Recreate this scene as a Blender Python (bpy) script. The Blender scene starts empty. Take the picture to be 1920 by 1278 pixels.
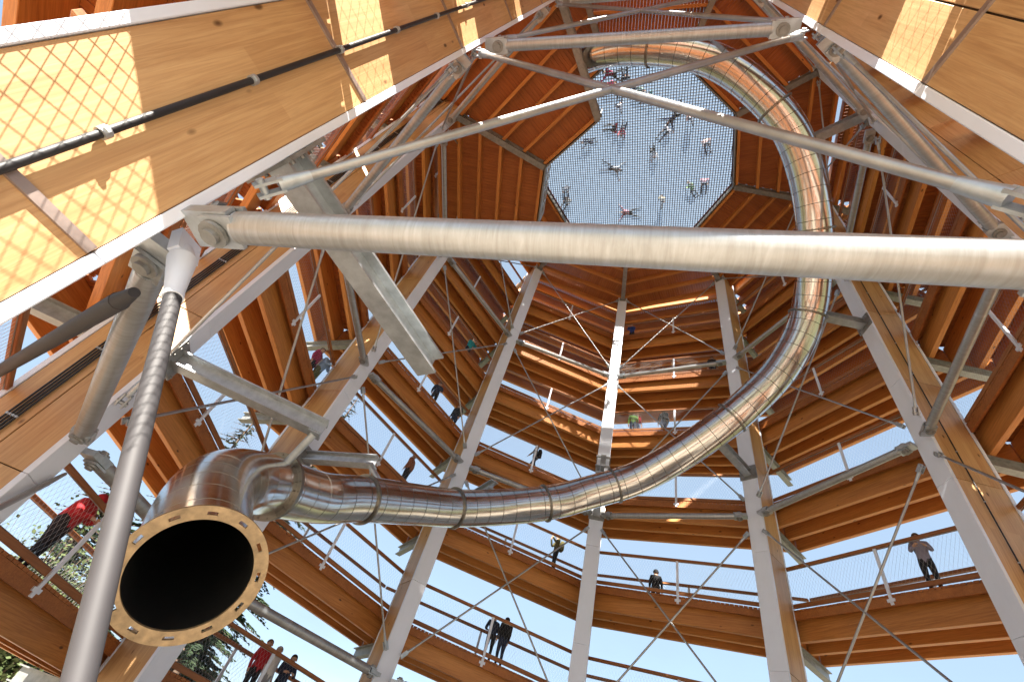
import bpy, math, random
from mathutils import Vector, Matrix
random.seed(7)
sc = bpy.context.scene
col = sc.collection
S = 9.0            # metres per tower radius (inner face of the columns)
Z0 = 1.6           # eye height above the ground
def W(x, y, z): return Vector((x*S, y*S, z*S+Z0))

# ------------------------------------------------------------------ camera
cam = bpy.data.cameras.new('camera'); camo = bpy.data.objects.new('camera', cam); col.objects.link(camo)
R3 = Matrix(((0.9341335515, -0.3569236726, 0.0), (-0.2584087258, -0.6763021881, -0.6898117720), (0.2462101510, 0.6443763204, -0.7239887563)))
camo.matrix_world = Matrix.Translation((-2.99989, -9.39792, Z0)) @ R3.to_4x4()
cam.sensor_width = 36; cam.lens = 16.0068; cam.clip_start = 0.05; cam.clip_end = 4000
sc.camera = camo
# ------------------------------------------------------------------ sky, sun, exposure
SUN_EL, SUN_AZ = math.radians(40), math.atan2(-0.30, -0.954)   # azimuth from +Y towards +X
world = bpy.data.worlds.new('World'); sc.world = world; world.use_nodes = True
nt = world.node_tree; bg = nt.nodes['Background']
sky = nt.nodes.new('ShaderNodeTexSky'); sky.sky_type = 'NISHITA'; sky.sun_disc = False
sky.sun_elevation = SUN_EL; sky.sun_rotation = SUN_AZ; sky.altitude = 300; sky.air_density = 1.0; sky.dust_density = 0.5; sky.ozone_density = 1.5
# a thin veil of high cloud over the whole sky
wt = nt.nodes.new('ShaderNodeTexCoord'); wm = nt.nodes.new('ShaderNodeMapping'); wm.inputs[3].default_value = (1.6, 1.6, 4.0); nt.links.new(wt.outputs['Generated'], wm.inputs[0])
wn = nt.nodes.new('ShaderNodeTexNoise'); wn.inputs['Scale'].default_value = 1.7; wn.inputs['Detail'].default_value = 7; wn.inputs['Roughness'].default_value = 0.6; nt.links.new(wm.outputs[0], wn.inputs['Vector'])
wr = nt.nodes.new('ShaderNodeMapRange'); wr.inputs[1].default_value = 0.35; wr.inputs[2].default_value = 0.75; wr.inputs[3].default_value = 0.70; wr.inputs[4].default_value = 0.90; nt.links.new(wn.outputs[0], wr.inputs[0])
wx = nt.nodes.new('ShaderNodeMix'); wx.data_type = 'RGBA'; nt.links.new(wr.outputs[0], wx.inputs[0]); nt.links.new(sky.outputs[0], wx.inputs[6]); wx.inputs[7].default_value = (1.65, 2.15, 2.70, 1)
nt.links.new(wx.outputs[2], bg.inputs[0]); bg.inputs[1].default_value = 0.068
sl = bpy.data.lights.new('sun', 'SUN'); sl.energy = 5.0; sl.angle = math.radians(0.45); sl.color = (1, 0.93, 0.82)
so = bpy.data.objects.new('sun', sl); col.objects.link(so)
sdir = Vector((math.sin(SUN_AZ)*math.cos(SUN_EL), math.cos(SUN_AZ)*math.cos(SUN_EL), math.sin(SUN_EL)))
so.rotation_euler = sdir.to_track_quat('Z', 'Y').to_euler(); so.location = sdir*80
sc.view_settings.view_transform = 'Standard'; sc.view_settings.look = 'None'; sc.view_settings.gamma = 1
sc.view_settings.exposure = 2.35
sc.render.engine = 'CYCLES'
sc.cycles.max_bounces = 8; sc.cycles.diffuse_bounces = 4; sc.cycles.glossy_bounces = 4; sc.cycles.transparent_max_bounces = 8

# ------------------------------------------------------------------ materials
def mat(name):
    m = bpy.data.materials.new(name); m.use_nodes = True
    return m, m.node_tree.nodes, m.node_tree.links, m.node_tree.nodes['Principled BSDF']
def ramp(nodes, links, src, stops):
    r = nodes.new('ShaderNodeValToRGB')
    while len(r.color_ramp.elements) < len(stops): r.color_ramp.elements.new(0.5)
    for e, (p, c) in zip(r.color_ramp.elements, stops): e.position = p; e.color = (*c, 1)
    links.new(src, r.inputs[0]); return r.outputs[0]
def mixc(nodes, links, f, a, b, mode='MIX'):
    m = nodes.new('ShaderNodeMix'); m.data_type = 'RGBA'; m.blend_type = mode
    for sock, v in ((m.inputs[0], f), (m.inputs[6], a), (m.inputs[7], b)):
        if hasattr(v, 'links'): links.new(v, sock)
        elif isinstance(v, (int, float)): sock.default_value = v
        else: sock.default_value = (*v, 1)
    return m.outputs[2]
def coords(nodes, links, scale, jitter=True):
    tc = nodes.new('ShaderNodeTexCoord'); mp = nodes.new('ShaderNodeMapping'); mp.inputs[3].default_value = scale
    src = tc.outputs['Object']
    if jitter:
        oi = nodes.new('ShaderNodeObjectInfo'); vm = nodes.new('ShaderNodeVectorMath'); vm.operation = 'MULTIPLY_ADD'
        cb = nodes.new('ShaderNodeCombineXYZ')
        for k in range(3): links.new(oi.outputs['Random'], cb.inputs[k])
        links.new(cb.outputs[0], vm.inputs[0]); vm.inputs[1].default_value = (37.3, 21.7, 53.1); links.new(src, vm.inputs[2]); src = vm.outputs[0]
    links.new(src, mp.inputs[0]); return mp.outputs[0]
def noise(nodes, links, vec, scale, detail=5, rough=0.6, dist=0.0):
    n = nodes.new('ShaderNodeTexNoise'); n.inputs['Scale'].default_value = scale; n.inputs['Detail'].default_value = detail
    n.inputs['Roughness'].default_value = rough; n.inputs['Distortion'].default_value = dist; links.new(vec, n.inputs['Vector']); return n.outputs[0]
def bump(nodes, links, bs, h, strength, dist=0.01):
    b = nodes.new('ShaderNodeBump'); b.inputs['Strength'].default_value = strength; b.inputs['Distance'].default_value = dist
    links.new(h, b.inputs['Height']); links.new(b.outputs[0], bs.inputs['Normal'])
def wood(name, axis, dark, mid, light, rough=0.55, knots=True, lam=None):
    m, n, l, bs = mat(name)
    sx = [22.0, 22.0, 22.0]; sx[axis] = 0.8
    v = coords(n, l, sx)
    g = noise(n, l, v, 1.0, 6, 0.65, 1.2)
    c = ramp(n, l, g, [(0.34, dark), (0.5, mid), (0.66, light)])
    vf = coords(n, l, [70.0 if k != axis else 1.6 for k in range(3)])
    gf = noise(n, l, vf, 1.0, 4, 0.6, 0.8)
    c = mixc(n, l, ramp(n, l, gf, [(0.50, (0, 0, 0)), (0.72, (0.75, 0.75, 0.75))]), c, tuple(x*0.8 for x in dark))
    v2 = coords(n, l, [3 if k != axis else 0.35 for k in range(3)])
    g2 = noise(n, l, v2, 1.0, 3, 0.5)
    c = mixc(n, l, 0.35, c, ramp(n, l, g2, [(0.3, dark), (0.7, light)]))
    if lam is not None:       # lamellas glued side by side, a little different in tone
        v3 = coords(n, l, [1, 1, 1], False)
        sp = n.new('ShaderNodeSeparateXYZ'); l.new(v3, sp.inputs[0])
        mm = n.new('ShaderNodeMath'); mm.operation = 'SNAP'; l.new(sp.outputs[lam], mm.inputs[0]); mm.inputs[1].default_value = 0.13
        mz = n.new('ShaderNodeMath'); mz.operation = 'SNAP'; l.new(sp.outputs[axis], mz.inputs[0]); mz.inputs[1].default_value = 2.3
        cb = n.new('ShaderNodeCombineXYZ'); l.new(mm.outputs[0], cb.inputs[0]); l.new(mz.outputs[0], cb.inputs[1])
        wn = n.new('ShaderNodeTexWhiteNoise'); l.new(cb.outputs[0], wn.inputs['Vector'])
        c = mixc(n, l, 0.28, c, ramp(n, l, wn.outputs['Value'], [(0.0, dark), (1.0, light)]))
    oi = n.new('ShaderNodeObjectInfo')
    c = mixc(n, l, 0.22, c, ramp(n, l, oi.outputs['Random'], [(0.0, dark), (1.0, light)]))
    if knots:
        kv = coords(n, l, [2.2 if k != axis else 1.0 for k in range(3)])
        vo = n.new('ShaderNodeTexVoronoi'); vo.inputs['Scale'].default_value = 1.3; l.new(kv, vo.inputs['Vector'])
        k = ramp(n, l, vo.outputs['Distance'], [(0.05, (1, 1, 1)), (0.10, (0, 0, 0))])
        c = mixc(n, l, k, c, tuple(x*0.35 for x in dark))
    l.new(c, bs.inputs['Base Color']); bs.inputs['Roughness'].default_value = rough
    bump(n, l, bs, g, 0.25, 0.004)
    return m
def metal(name, base, metallic, rough, var=0.25, scale=3.0, streak=None, spec=0.5):
    m, n, l, bs = mat(name)
    v = coords(n, l, streak or (1, 1, 1))
    g = noise(n, l, v, scale, 6, 0.65)
    c = ramp(n, l, g, [(0.25, tuple(x*(1-var) for x in base)), (0.75, tuple(min(1, x*(1+var*0.6)) for x in base))])
    l.new(c, bs.inputs['Base Color']); bs.inputs['Metallic'].default_value = metallic
    r = n.new('ShaderNodeMapRange'); l.new(g, r.inputs[0]); r.inputs[3].default_value = rough*0.7; r.inputs[4].default_value = rough*1.35
    l.new(r.outputs[0], bs.inputs['Roughness'])
    return m
def plain(name, base, rough=0.7, var=0.2, scale=6.0, metallic=0.0):
    m, n, l, bs = mat(name)
    g = noise(n, l, coords(n, l, (1, 1, 1)), scale, 4, 0.6)
    c = ramp(n, l, g, [(0.3, tuple(x*(1-var) for x in base)), (0.7, tuple(min(1, x*(1+var)) for x in base))])
    l.new(c, bs.inputs['Base Color']); bs.inputs['Roughness'].default_value = rough; bs.inputs['Metallic'].default_value = metallic
    return m
M = {}
M['glulam'] = wood('glulam', 2, (0.33, 0.155, 0.055), (0.56, 0.325, 0.140), (0.70, 0.465, 0.235), 0.5, True, 1)
M['joist'] = wood('joist', 0, (0.30, 0.095, 0.018), (0.54, 0.205, 0.042), (0.68, 0.30, 0.08), 0.5)
M['board'] = wood('board', 1, (0.19, 0.056, 0.012), (0.36, 0.118, 0.023), (0.50, 0.18, 0.042), 0.6, False)
M['rail_wood'] = wood('rail_wood', 0, (0.17, 0.055, 0.016), (0.32, 0.115, 0.032), (0.44, 0.18, 0.06), 0.55, False)
M['core'] = plain('core', (0.05, 0.03, 0.015), 0.8)
M['galv'] = metal('galvanised', (0.50, 0.54, 0.57), 0.75, 0.42, 0.30, 5.0)
M['galv_dark'] = metal('galvanised_dull', (0.30, 0.30, 0.29), 0.6, 0.5, 0.35, 6.0)
M['paint'] = metal('grey_white_paint', (0.75, 0.80, 0.91), 0.0, 0.40, 0.06, 2.0, (1, 1, 0.4))
def streaked():
    m, n, l, bs = mat('galvanised_streaked')
    g = noise(n, l, coords(n, l, (16, 1.5, 1.5)), 1.0, 7, 0.7, 1.5); g2 = noise(n, l, coords(n, l, (1, 1, 1)), 4.0, 4, 0.6)
    c = ramp(n, l, g, [(0.35, (0.32, 0.32, 0.32)), (0.52, (0.39, 0.405, 0.42)), (0.66, (0.46, 0.48, 0.51))])
    c = mixc(n, l, 0.35, c, ramp(n, l, g2, [(0.3, (0.30, 0.30, 0.29)), (0.7, (0.52, 0.53, 0.54))]))
    l.new(c, bs.inputs['Base Color']); bs.inputs['Metallic'].default_value = 0.7
    r = n.new('ShaderNodeMapRange'); l.new(g, r.inputs[0]); r.inputs[3].default_value = 0.55; r.inputs[4].default_value = 0.3; l.new(r.outputs[0], bs.inputs['Roughness'])
    return m
M['galv_tube'] = streaked()
M['steel_brown_shade'] = metal('steel_brown_shade', (0.34, 0.27, 0.24), 0.5, 0.45)  # grey splice steel with the brown of shade and reflection put into its colour
M['rod'] = metal('rod_steel', (0.42, 0.42, 0.42), 0.8, 0.38)
M['stainless'] = metal('stainless', (0.62, 0.60, 0.57), 1.0, 0.18, 0.12, 2.0, (3, 3, 3))
M['stainless_shade'] = metal('stainless_inside_shade', (0.035, 0.035, 0.035), 0.6, 0.45, 0.2, 3.0)  # same stainless sheet, the darkness inside the tube put into its base colour
M['dull'] = plain('dull_grey_steel_shade', (0.036, 0.034, 0.038), 0.65, 0.10, 3.0, 0.05)  # base near black, standing in for the shade on the raking tube
M['collar'] = metal('collar_steel', (0.25, 0.23, 0.20), 0.9, 0.4)
M['mouth'] = plain('mouth_flange', (0.34, 0.245, 0.14), 0.5, 0.35, 9.0, 0.3)
M['cable'] = plain('cable_sheath', (0.018, 0.018, 0.02), 0.5)
M['wire'] = metal('wire', (0.45, 0.45, 0.45), 0.9, 0.4)
M['rope'] = plain('rope', (0.20, 0.27, 0.36), 0.8)
M['netband'] = plain('net_edge_band', (0.06, 0.015, 0.02), 0.7)

# ------------------------------------------------------------------ mesh helpers
class MB:
    def __init__(s): s.v = []; s.f = []; s.mi = []; s.sm = []
    def add(s, vs, fs, mi=0, smooth=False):
        o = len(s.v); s.v += [tuple(p) for p in vs]
        for f in fs: s.f.append([o+i for i in f]); s.mi.append(mi); s.sm.append(smooth)
        return s
    def hexa(s, p, mi=0):   # 8 corners: bottom 4 ccw, top 4
        return s.add(p, [(3, 2, 1, 0), (4, 5, 6, 7), (0, 1, 5, 4), (1, 2, 6, 5), (2, 3, 7, 6), (3, 0, 4, 7)], mi)
    def box(s, x0, x1, y0, y1, z0, z1, mi=0):
        return s.hexa([(x0, y0, z0), (x1, y0, z0), (x1, y1, z0), (x0, y1, z0), (x0, y0, z1), (x1, y0, z1), (x1, y1, z1), (x0, y1, z1)], mi)
    def beam(s, a, b, w, h, up=(0, 0, 1), mi=0):
        a = Vector(a); b = Vector(b); d = (b-a).normalized(); x = d.cross(Vector(up)).normalized(); y = x.cross(d)
        q = [x*sx*w/2+y*sy*h/2 for sx, sy in ((-1, -1), (1, -1), (1, 1), (-1, 1))]
        return s.hexa([a+q[0], a+q[1], a+q[2], a+q[3], b+q[0], b+q[1], b+q[2], b+q[3]], mi)
    def tube(s, a, b, r0, r1=None, n=16, mi=0, caps=True, smooth=True):
        a = Vector(a); b = Vector(b); r1 = r0 if r1 is None else r1; d = (b-a).normalized()
        x = d.orthogonal().normalized(); y = d.cross(x)
        ring = lambda c, r: [c+x*math.cos(2*math.pi*k/n)*r+y*math.sin(2*math.pi*k/n)*r for k in range(n)]
        s.add(ring(a, r0)+ring(b, r1), [(k, (k+1) % n, n+(k+1) % n, n+k) for k in range(n)], mi, smooth)
        if caps:
            s.add(ring(a, r0), [tuple(range(n-1, -1, -1))], mi); s.add(ring(b, r1), [tuple(range(n))], mi)
        return s
    def ibeam(s, a, b, w, h, t, up=(0, 0, 1), mi=0):
        a = Vector(a); b = Vector(b); d = (b-a).normalized(); x = d.cross(Vector(up)).normalized(); y = x.cross(d)
        for off, ww, hh in ((y*(h/2-t/2), w, t), (-y*(h/2-t/2), w, t), (Vector(), t*0.8, h-2*t-0.002)):
            s.beam(a+off, b+off, ww, hh, up, mi)
        return s
    def mesh(s, name, mats):
        me = bpy.data.meshes.new(name); me.from_pydata(s.v, [], s.f)
        for m in (mats if isinstance(mats, (list, tuple)) else [mats]): me.materials.append(m)
        me.polygons.foreach_set('material_index', s.mi); me.polygons.foreach_set('use_smooth', s.sm); me.update(); return me
def bevel(me, w):
    import bmesh
    bm = bmesh.new(); bm.from_mesh(me); bmesh.ops.bevel(bm, geom=bm.edges[:], offset=w, segments=1, affect='EDGES', profile=0.5); bm.to_mesh(me); bm.free(); return me
def obj(name, me, parent=None, loc=None, rot=None):
    o = bpy.data.objects.new(name, me); col.objects.link(o)
    if parent: o.parent = parent
    if loc is not None: o.location = loc
    if rot is not None: o.rotation_euler = rot
    return o
def tag(o, label, cat, group=None, kind=None):
    if label: o['label'] = label
    if cat: o['category'] = cat
    if group: o['group'] = group
    if kind: o['kind'] = kind
    return o
def thing(name, loc, rotz=0, label=None, cat=None, group=None):
    o = bpy.data.objects.new(name, None); o.empty_display_size = 0.2; col.objects.link(o); o.location = loc; o.rotation_euler = (0, 0, rotz)
    return tag(o, label, cat, group)

# ------------------------------------------------------------------ tower plan: nine columns
PH = -0.356685059
NAMES = ['L1', 'Cm', 'C0', 'C1', 'C2', 'C3', 'C4', 'C5', 'R1']
DA = 2*math.pi/9
def ang(i): return PH+(4-i)*DA                       # counter-clockwise from +Y
def cpos(i, r=1.0): a = ang(i); return (-math.sin(a)*r, math.cos(a)*r)
def cw(i, r, z): x, y = cpos(i, r); return W(x, y, z)
def helix(i, k): return (0.892-0.049*(i-4)+0.445*k)*S+Z0    # deck surface at column i on turn k
T20 = math.tan(DA/2); C20 = math.cos(DA/2)
RINGS = [0.28, 1.15, 2.10, 3.0]
CW, CD, FL = 0.58, 1.30, 0.09                        # column width, depth, flange thickness
TOPZ = 3.22*S+Z0
COLDESC = ['beside the slide mouth bracket, black conduit clipped up its middle', 'carrying four black cables side by side', 'standing behind the slide mouth',
 'crossed by the slide just right of its second collar', 'with a steel clamp above the slide, opposite the entrance', 'crossed by the long rising run of the slide',
 'with one thin cable, right of the rising slide', 'at the right where the slide passes under the net', 'at the right entrance holding the big horizontal strut']

# ground
def ground():
    m, n, l, bs = mat('grass_ground')
    g = noise(n, l, coords(n, l, (1, 1, 1), False), 0.35, 8, 0.7)
    c = ramp(n, l, g, [(0.3, (0.05, 0.06, 0.02)), (0.55, (0.10, 0.10, 0.04)), (0.75, (0.18, 0.14, 0.08))])
    l.new(c, bs.inputs['Base Color']); bs.inputs['Roughness'].default_value = 0.9
    b = MB(); N = 40; L = 900
    pts = []
    for j in range(N+1):
        for i in range(N+1):
            x = -L+2*L*i/N; y = -L+2*L*j/N; pts.append((x, y, 0))
    b.add(pts, [(j*(N+1)+i, j*(N+1)+i+1, (j+1)*(N+1)+i+1, (j+1)*(N+1)+i) for j in range(N) for i in range(N)])
    tag(obj('ground', b.mesh('ground', m)), None, None, None, 'structure')
    m2, n, l, bs = mat('gravel')
    g = noise(n, l, coords(n, l, (1, 1, 1), False), 14, 8, 0.75)
    c = ramp(n, l, g, [(0.3, (0.30, 0.255, 0.20)), (0.7, (0.52, 0.455, 0.37))]); l.new(c, bs.inputs['Base Color']); bs.inputs['Roughness'].default_value = 0.9
    bump(n, l, bs, g, 0.6, 0.03)
    b = MB(); n_ = 72; r = 30.0
    b.add([(0, 0, 0.02)]+[(math.cos(2*math.pi*k/n_)*(r+random.uniform(-.3, .3)), math.sin(2*math.pi*k/n_)*(r+random.uniform(-.3, .3)), 0.02) for k in range(n_)], [(0, 1+k, 1+(k+1) % n_) for k in range(n_)])
    tag(obj('gravel_yard', b.mesh('gravel_yard', m2)), None, None, None, 'structure')
ground()

# columns: local x tangential (to the right looking outward), y radial outward from the inner face, z up
def column_meshes():
    d = {}
    d['flange'] = bevel(MB().box(-CW/2, CW/2, 0, FL, 0, 1).mesh('flange', M['paint']), 0.0)
    return d
SPL = 3.6
BREAKS = [0.0]+[x for x in [0.2*S+Z0+SPL*k for k in range(0, 8)] if x < TOPZ-1]+[TOPZ]
bw = CW/2-0.018
me_pan = {}
def panel_mesh(h, half):
    key = (round(h, 3), half)
    if key not in me_pan:
        y0, y1 = [(FL+0.006, CD/2-0.008), (CD/2+0.008, CD-FL-0.006), (FL+0.006, CD-FL-0.006)][half]
        b = MB().box(-bw, bw, y0, y1, 0.008, h-0.008); me = b.mesh('glulam_panel', M['glulam']); bevel(me, 0.006); me_pan[key] = me
    return me_pan[key]
H = TOPZ
me_core = MB().box(-bw+0.03, bw-0.03, FL+0.002, CD-FL-0.002, 0.01, H-0.01).mesh('core', M['core'])
def flange_plates(y0, y1):
    b = MB()
    return b.box(-CW/2, CW/2, y0, y1, 0, 1).mesh('flange_plate', M['paint'])
me_fl = {}
def flange_mesh(h, o):
    key = (round(h, 3), o)
    if key not in me_fl:
        y0, y1 = (0, FL) if o == 0 else (CD-FL, CD)
        me = MB().box(-CW/2, CW/2, y0, y1, 0.003, h-0.003).mesh('flange_plate', M['paint']); bevel(me, 0.008); me_fl[key] = me
    return me_fl[key]
sp = MB()
for s in (-1, 1): sp.box(s*(bw+0.012)-0.012, s*(bw+0.012)+0.012, FL+0.01, CD-FL-0.01, -0.035, 0.035)
me_splice = sp.mesh('splice_strip', M['steel_brown_shade'])
cl = MB(); cl.tube((0, 0, -0.03), (0, 0, 0.03), 0.044, n=12); cl.box(-0.055, 0.055, -0.02, 0.02, -0.012, 0.012)
me_clip = cl.mesh('clip', M['galv'])
# walkway bracket: radial I-beam under the deck joists, bolted to the outer flange
ROUT = {-2: 1.42, -1: 1.42, 0: 1.42, 1: 1.42, 2: 1.47, 3: 1.52, 4: 1.63, 5: 1.63}      # the deck grows wider towards the top
NJ = {1.42: 3, 1.47: 4, 1.52: 4, 1.63: 5}
def bracket_mesh(ro):
    wb = MB(); wb.ibeam((0, CD+0.004, 0), (0, (ro+0.03)*S-S, 0), 0.24, 0.34, 0.03)
    wb.box(-0.16, 0.16, CD+0.003, CD+0.035, -0.28, 0.24)
    for sx in (-0.11, 0.11):
        for sz in (-0.22, 0.2): wb.tube((sx, CD+0.03, sz), (sx, CD+0.06, sz), 0.022, n=8)
    return wb.mesh('walkway_bracket', M['galv_dark'])
me_bracket = {ro: bracket_mesh(ro) for ro in set(ROUT.values())}
# platform beams reach inward from the inner face
def inbeam(name, rin, h, m):
    b = MB(); b.ibeam((0, -0.004, 0), (0, -(1-rin)*S, 0), 0.26, h, 0.03); b.box(-0.2, 0.2, -0.035, -0.003, -h*0.75, h*0.75)
    for sx in (-0.15, 0.15):
        for sz in (-h*0.6, h*0.6): b.tube((sx, -0.03, sz), (sx, -0.06, sz), 0.024, n=8)
    return b.mesh(name, m)
me_topbeam = inbeam('platform_beam', 0.61, 0.42, M['galv_dark'])
me_slidebeam = inbeam('platform_beam', 0.50, 0.42, M['galv_dark'])
COLS = []
for i in range(9):
    x, y = cpos(i); a = ang(i)
    t = thing('timber_column', (x*S, y*S, 0), a, 'tan glulam column in pale steel edges, '+COLDESC[i], 'column', 'nine glulam columns of the tower')
    COLS.append(t)
    obj('core', me_core, t)
    for k in range(len(BREAKS)-1):
        z0, z1 = BREAKS[k], BREAKS[k+1]
        for half in ((0, 1) if i in (0, 1, 7, 8) else (2,)): obj('glulam_panel', panel_mesh(z1-z0, half), t, (0, 0, z0))
        for o in (0, 1): obj('flange_plate', flange_mesh(z1-z0, o), t, (0, 0, z0+0.0))
        if k and i in (0, 8): obj('splice_strip', me_splice, t, (0, 0, z0))
    # cables on the side face seen from inside
    side = -1 if i < 4 else 1
    vis = 1 if i in (0, 1, 2, 3) else -1
    lines = {0: [CD*0.5], 1: [CD*0.60, CD*0.635, CD*0.67, CD*0.705], 6: [CD*0.35], 8: [], 2: [], 3: []}.get(i, [])
    side = -1 if i in (0, 1, 2, 3) else 1
    # the visible side of the left columns is their -x or +x face, found from where the entrance lies
    vx = Vector((-2.99989-x*S, -9.39792-y*S)); tx = Vector((math.cos(a), math.sin(a))); side = 1 if vx.dot(tx) > 0 else -1
    for q, yy in enumerate(lines):
        b = MB(); r = 0.03 if i == 0 else 0.016
        b.tube((side*(bw+0.028+r), yy, 0.02), (side*(bw+0.028+r), yy, H-0.3), r, n=10)
        cb = obj('cable', b.mesh('cable', M['cable']), t)
        for zc in [1.0+1.5*n_ for n_ in range(17)]:
            obj('clip', me_clip, cb, (side*(bw+0.028+r), yy, zc)).scale = (r/0.03,)*3
    # brackets for every turn of the walkway
    for k in range(-2, 6):
        z = helix(i, k)
        if z < 1.2 or z > 3.2*S+Z0: continue
        obj('walkway_bracket', me_bracket[ROUT[k]], t, (0, 0, z-0.85-0.19))
    obj('platform_beam', me_topbeam, t, (0, 0, 3.0*S+Z0-0.30))
    if i in (0, 1, 2): obj('platform_beam', me_slidebeam, t, (0, 0, 2.34*S+Z0-0.33))

# ------------------------------------------------------------------ ring struts and crossed rods
def strut(i, z, r, label):
    j = (i+1) % 9
    A = cw(i, 1.0, z); B = cw(j, 1.0, z); d = (B-A).normalized(); L = (B-A).length
    Hf = CW/2*C20
    t = thing('ring_strut', A, math.atan2(d.y, d.x), label, 'strut', 'horizontal ring struts between the columns')
    g = Hf+0.42
    b = MB(); b.tube((g, 0, 0), (L-g, 0, 0), r, n=28)
    obj('tube', b.mesh('tube', M['galv_tube']), t)
    for e, s in ((Hf, 1), (L-Hf, -1)):
        b = MB()
        for o in (-1, 1): b.beam((e+s*0.16, o*0.0, o*0.075), (e+s*(0.44), 0, o*0.075), 0.26, 0.035)
        b.tube((e+s*0.40, 0, 0), (e+s*0.46, 0, 0), r*0.98, n=20)
        cv = obj('clevis', b.mesh('clevis', M['galv']), t)
        b = MB(); b.tube((e+s*0.25, 0, -0.17), (e+s*0.25, 0, 0.17), 0.065, n=14); b.tube((e+s*0.25, 0, 0.10), (e+s*0.25, 0, 0.13), 0.11, n=14); b.tube((e+s*0.25, 0, -0.13), (e+s*0.25, 0, -0.10), 0.11, n=14)
        obj('pin', b.mesh('pin', M['galv_dark']), cv)
        b = MB(); b.box(e-0.03 if s > 0 else e-0.38, e+0.38 if s > 0 else e+0.03, -0.15, 0.15, -0.05, 0.05)
        obj('lug', b.mesh('lug', M['galv']), t)
    return t
PNAME = {0: 'left of entrance', 1: 'beside the slide mouth', 2: 'behind the slide mouth', 3: 'left of far middle column', 4: 'right of far middle column', 5: 'right of rising slide', 6: 'right of thin-cable column', 7: 'right of entrance', 8: 'across the entrance'}
LV = ['lowest', 'second', 'third', 'top']
for lv, z in enumerate(RINGS):
    for i in range(9):
        if lv == 3 : continue
        strut(i, z, 0.125 if lv == 0 else 0.11, '%s-ring grey steel tube strut %s' % (LV[lv], PNAME[i]))
def rod(i, j, z0, z1, r, label):
    A = cw(i, 1.0, z0); B = cw(j, 1.0, z1); d = B-A; L = d.length; dn = d/L
    off = CW/2*C20/abs(math.hypot(dn.x, dn.y)); A2 = A+dn*(off+0.05); B2 = B-dn*(off+0.05)
    t = thing('brace_rod', A2, 0, label, 'brace rod', 'crossed brace rods between the columns')
    b = MB(); b.tube((0, 0, 0)+dn*0.45 if False else dn*0.45, (B2-A2)-dn*0.45, r, n=12)
    obj('rod', b.mesh('rod', M['rod']), t)
    for P, s in ((Vector((0, 0, 0)), 1), (B2-A2, -1)):
        b = MB(); b.tube(P+dn*s*0.18, P+dn*s*0.47, r*1.5, r*1.08, n=12)
        nrm = dn.cross(Vector((0, 0, 1))).normalized()
        for o in (-1, 1): b.beam(P+nrm*o*0.05-dn*s*0.02, P+nrm*o*0.05+dn*s*0.22, 0.12, 0.025, nrm)
        b.tube(P-nrm*0.09+dn*s*0.05, P+nrm*0.09+dn*s*0.05, 0.035, n=10)
        obj('fork', b.mesh('fork', M['galv']), t)
for lv in range(3):
    zz0, zz1 = RINGS[lv]+0.035, (RINGS[lv+1]-0.035 if lv < 2 else 2.96)
    for i in range(9):
        j = (i+1) % 9; r = 0.05 if i == 8 else 0.032
        where = '%s and %s rings %s' % (LV[lv], LV[lv+1], PNAME[i])
        rod(i, j, zz0, zz1, r, 'thin grey brace rod rising clockwise between %s' % where)
        rod(j, i, zz0, zz1, r, 'thin grey brace rod rising anticlockwise between %s' % where)
# cast node on the left entrance column with three stout tubes
def free_tube(name, A, B, r0, label, cat, m=M['galv'], fork=True):
    A = Vector(A); B = Vector(B); dn = (B-A).normalized()
    t = thing(name, A, 0, label, cat)
    b = MB(); b.tube(dn*0.3, B-A, r0, n=24); obj('tube', b.mesh('tube', m), t)
    if fork:
        b = MB(); b.tube(dn*-0.02, dn*0.42, r0*1.75, r0*1.05, n=20); b.tube(dn*0.40, dn*0.45, r0*1.18, n=20); b.tube(dn*-0.16, dn*-0.01, r0*1.1, r0*1.7, n=20)
        b.beam(dn*-0.30, dn*-0.05, 0.09, 0.22, (0.3, 0.8, 0.2))
        obj('cone_end', b.mesh('cone_end', M['paint']), t)
    else:
        b = MB(); b.tube(dn*-0.02, dn*0.32, r0*0.55, r0*0.98, n=20); obj('cone_end', b.mesh('cone_end', m), t)
    return t
nodeP = W(-0.628, -0.742, 0.262)
free_tube('raking_strut', nodeP, W(-0.3415, -0.7665, -0.176), 0.058, 'steel raking tube coloured dark as if shaded, from white cast node to the ground', 'strut', M['dull'])
free_tube('raking_strut', W(-0.655, -0.715, 0.232), W(-1.06, -0.32, 0.28), 0.075, 'dull grey tube going out left behind the four-cable column', 'strut', M['dull'], False)
free_tube('raking_strut', W(-0.985, -0.13, 0.235), W(-0.90, -0.45, -0.17), 0.045, 'thin steel rod dropping from the four-cable column past the red jacket', 'brace rod', M['rod'], False)

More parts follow.
